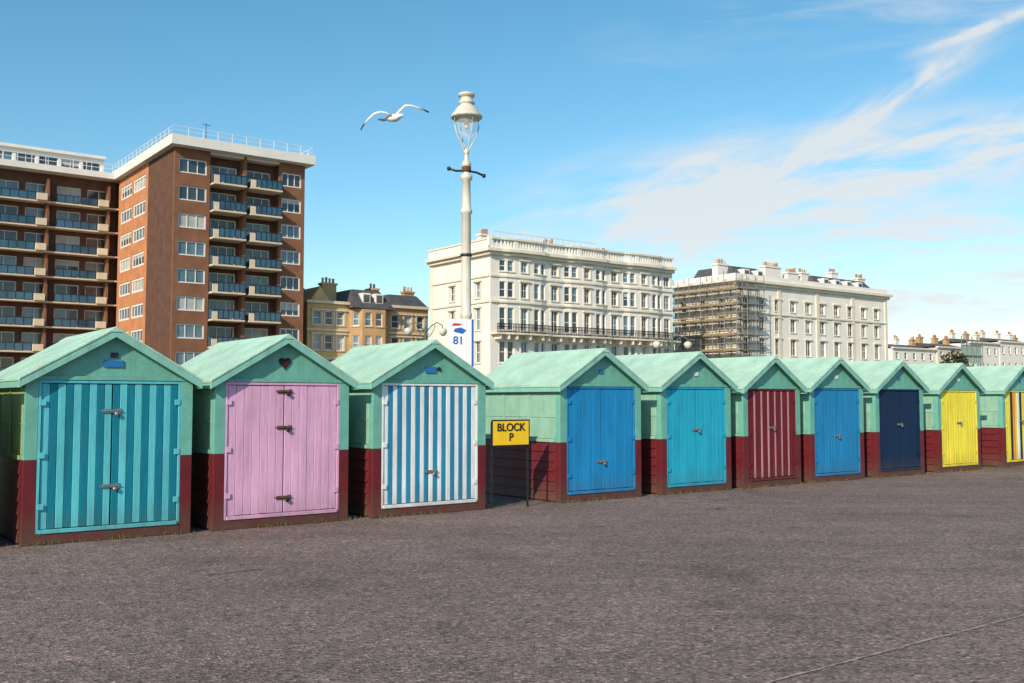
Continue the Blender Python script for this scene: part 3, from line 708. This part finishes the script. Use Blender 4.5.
# ---- D: scaffolded white terrace
b=B('stucco_terrace',(29.3,130,0),ANG)
Wd=34.5; Ld=11; Hd=17.2
rd=[(1.5,3.7),(4.7,6.8),(7.7,9.9),(10.9,12.7),(13.7,15.2)]
cols=[(1.4+i*3.3,2.55+i*3.3) for i in range(10)]
facade(b,front(0),Wd,0,Hd,rd,cols,STU,mull=(2,2),surround=STU2,sill=STU2,curt=.15,blue=.35,fw=.07)
M=leftside(0,Ld)
facade(b,M,Ld-.301,0,Hd,rd,[(1.2,2.3),(4.6,5.7),(8.2,9.3)],STU2,mull=(2,2),surround=STU2,sill=STU2)
b.box('cornice',STU2,-.7,Wd+.6,-.7,.3,Hd+.001,Hd+.35); b.box('cornice_lower',STU2,-.35,Wd+.3,-.35,-.003,Hd-.4,Hd)
b.box('side_cornice',STU2,-.7,.3,.301,Ld,Hd+.001,Hd+.35)
b.box('string',STU2,-.1,Wd+.1,-.2,-.003,7.0,7.2); b.box('string',STU2,-.1,Wd+.1,-.18,-.003,13.1,13.3)
b.box('parapet',STU,0,Wd,-.1,.25,Hd+.351,Hd+1.1); b.box('parapet_side',STU,0,.25,.251,Ld,Hd+.351,Hd+1.1)
b.box('core',STU,.35,Wd,.32,Ld,0,Hd); b.box('roof',SLT2,.3,Wd,.3,Ld,Hd+.351,Hd+.6)
for k in range(5): xx=.2+k*8.4; b.box('pilaster',STU2,xx,xx+.6,-.14,-.003,0,Hd-.41)
for (x0,x1) in ((19.5,34),(2,9)):
    b.geo('mansard',SLATE,[(x0,1.2,Hd+.6),(x1,1.2,Hd+.6),(x1-.8,3.2,Hd+2.6),(x0+.8,3.2,Hd+2.6),(x0,10,Hd+.6),(x1,10,Hd+.6),(x1-.8,9,Hd+2.6),(x0+.8,9,Hd+2.6)],[(0,1,2,3),(1,5,6,2),(4,0,3,7),(3,2,6,7),(5,4,7,6)])
    xx=x0+1.6
    while xx<x1-2:
        b.box('dormer',WF,xx,xx+1.1,1.5,3,Hd+.8,Hd+2.1); b.box('dormer_glass',GD,xx+.15,xx+.95,1.48,1.499,Hd+.95,Hd+1.9); xx+=2.8
for (x,wd_,h_) in ((.6,2.2,2.0),(10.5,3.4,2.5),(15.5,2.4,2.0),(18.6,1.8,2.2),(25.8,1.6,2.8),(32.5,1.8,2.4)):
    chimney(b,x,3.5,Hd+.6,wd_,1.0,h_,STU,int(wd_/.45))
b.done()
SCP=mat('scaffold_tube',(.25,.24,.22),.5,.25,metal=.5,bump=0); SCB=mat('scaffold_board',(.30,.22,.13),.85,.3,2,bump=0)
b=B('scaffolding',(29.3,130,0),ANG)
def pole(x0,y0,z0,x1,y1,z1,r=.055): b.tube('tube',SCP,[(x0,y0,z0),(x1,y1,z1)],r,seg=6)
xs_=[-1.7,-.5]; ys_=[-1.6+ i*2.05 for i in range(7)]
lv=[2,4,6,8,10,12,14,16]
for x in xs_:
    for y in ys_: pole(x,y,0,x,y,17.6+random.uniform(0,.9))
    for z in lv:
        pole(x,-1.9,z,x,11.2,z); pole(x,-1.9,z+1.0,x,11.2,z+1.0,.04)
for z in lv:
    b.box('board',SCB,-1.62,-.58,-1.8,11.1,z+.06,z+.13); b.box('toe_board',SCB,-1.78,-1.74,-1.8,11.1,z+.07,z+.32)
    for y in ys_: pole(-1.9,y,z-.05,-.3,y,z-.05)
for y in (-1.7,-.55):
    for x in (.3,2.0,3.7): pole(x,y,0,x,y,17.8)
    for z in lv: pole(-1.8,y,z+.08,3.9,y,z+.08); pole(-1.8,y,z+1.02,3.9,y,z+1.02,.04)
for z in lv: b.box('board',SCB,-.5,3.8,-1.6,-.62,z+.14,z+.2)
for i in range(0,7,2):
    for k,z in enumerate(lv[:-1:2]):
        pole(-1.78,ys_[i],z,-1.78,ys_[min(i+1,6)],z+2,.04)
b.done()

# ---- E: distant terraces
def far(x,y,Lf,H_,m,name='terrace_house',nst=4,gm=SLATE):
    b=B(name,(x,y,0),ANG)
    st=H_/nst; rr=[(st*i+st*.3,st*i+st*.75) for i in range(nst)]
    nC=max(2,int(Lf/2.6)); cs=[(Lf*(i+.5)/nC-.5,Lf*(i+.5)/nC+.5) for i in range(nC)]
    facade(b,front(0),Lf,0,H_,rr,cs,m,mull=(1,2),sill=STU2,curt=.15)
    b.box('core',m,0,Lf,.31,9,0,H_); b.box('cornice',STU2,-.2,Lf+.2,-.4,.3,H_+.001,H_+.3)
    b.geo('roof',gm,[(0,.4,H_+.3),(Lf,.4,H_+.3),(Lf,4.5,H_+1.2),(0,4.5,H_+1.2),(0,9,H_+.3),(Lf,9,H_+.3)],[(0,1,2,3),(5,4,3,2),(4,0,3),(1,5,2)])
    for q in (0.3,Lf*.5,Lf-1.6): chimney(b,q,4,H_+.9,1.3,.8,1.3,random.choice([STU2,OCH2,STU]),3)
    b.done()
far(73.5,192,15,11.6,STU,nst=4); far(86,201,12,12.2,STU2); far(96,208.5,12,13.6,STU,nst=4); far(106,216,14,14.2,STU); far(117.5,224.5,16,13.5,STU2); far(131,235,20,13,STU)
b=B('scaffolding',(90,199,0),ANG); NET=mat('scaffold_net_green',(.30,.42,.38),.8,.2,bump=0)
for i in range(5):
    pole(i*2,0,0,i*2,0,14.5,.1)
for z in (3,5.5,8,10.5,12.8): b.box('board',SCP,0,8,-.1,.1,z,z+.15); 
b.box('net',NET,.1,7.9,.15,.2,9,12.7)
b.done()
TL=mat('foliage',(.06,.085,.03),.9,.5,1.5,bump=0)
vs=[];fs=[]
for c in range(9):
    cxx=71+random.uniform(-3,6); cyy=165+random.uniform(-3,3); cz=6.4+random.uniform(-2.2,1.6); rr=random.uniform(1.0,1.9)
    for k in range(240):
        v=Vector((random.gauss(0,1),random.gauss(0,1),random.gauss(0,1))).normalized()*rr*random.uniform(.5,1.1); p0=Vector((cxx,cyy,cz))+v
        o=len(vs); q=Vector((random.gauss(0,1),random.gauss(0,1),random.gauss(0,1))).normalized()*.28; r_=q.cross(Vector((random.random(),random.random(),1))).normalized()*.2
        vs.extend([p0-q,p0+r_,p0+q,p0-r_]); fs.append((o,o+1,o+2,o+3))
b=B('tree',(0,0,0),0); b.geo('crown',TL,vs,fs); b.tube('trunk',RUST,[(72,165,0),(72.2,165,3),(72.5,165,6)],[.35,.25,.1]); b.tube('limb',RUST,[(72.2,165,3),(70.5,165,5.5)],[.2,.08]); b.tube('limb',RUST,[(72.2,165,3),(75,165,6)],[.2,.08]); b.done()

scene.view_settings.view_transform='Standard'; scene.view_settings.look='None'; scene.view_settings.exposure=0
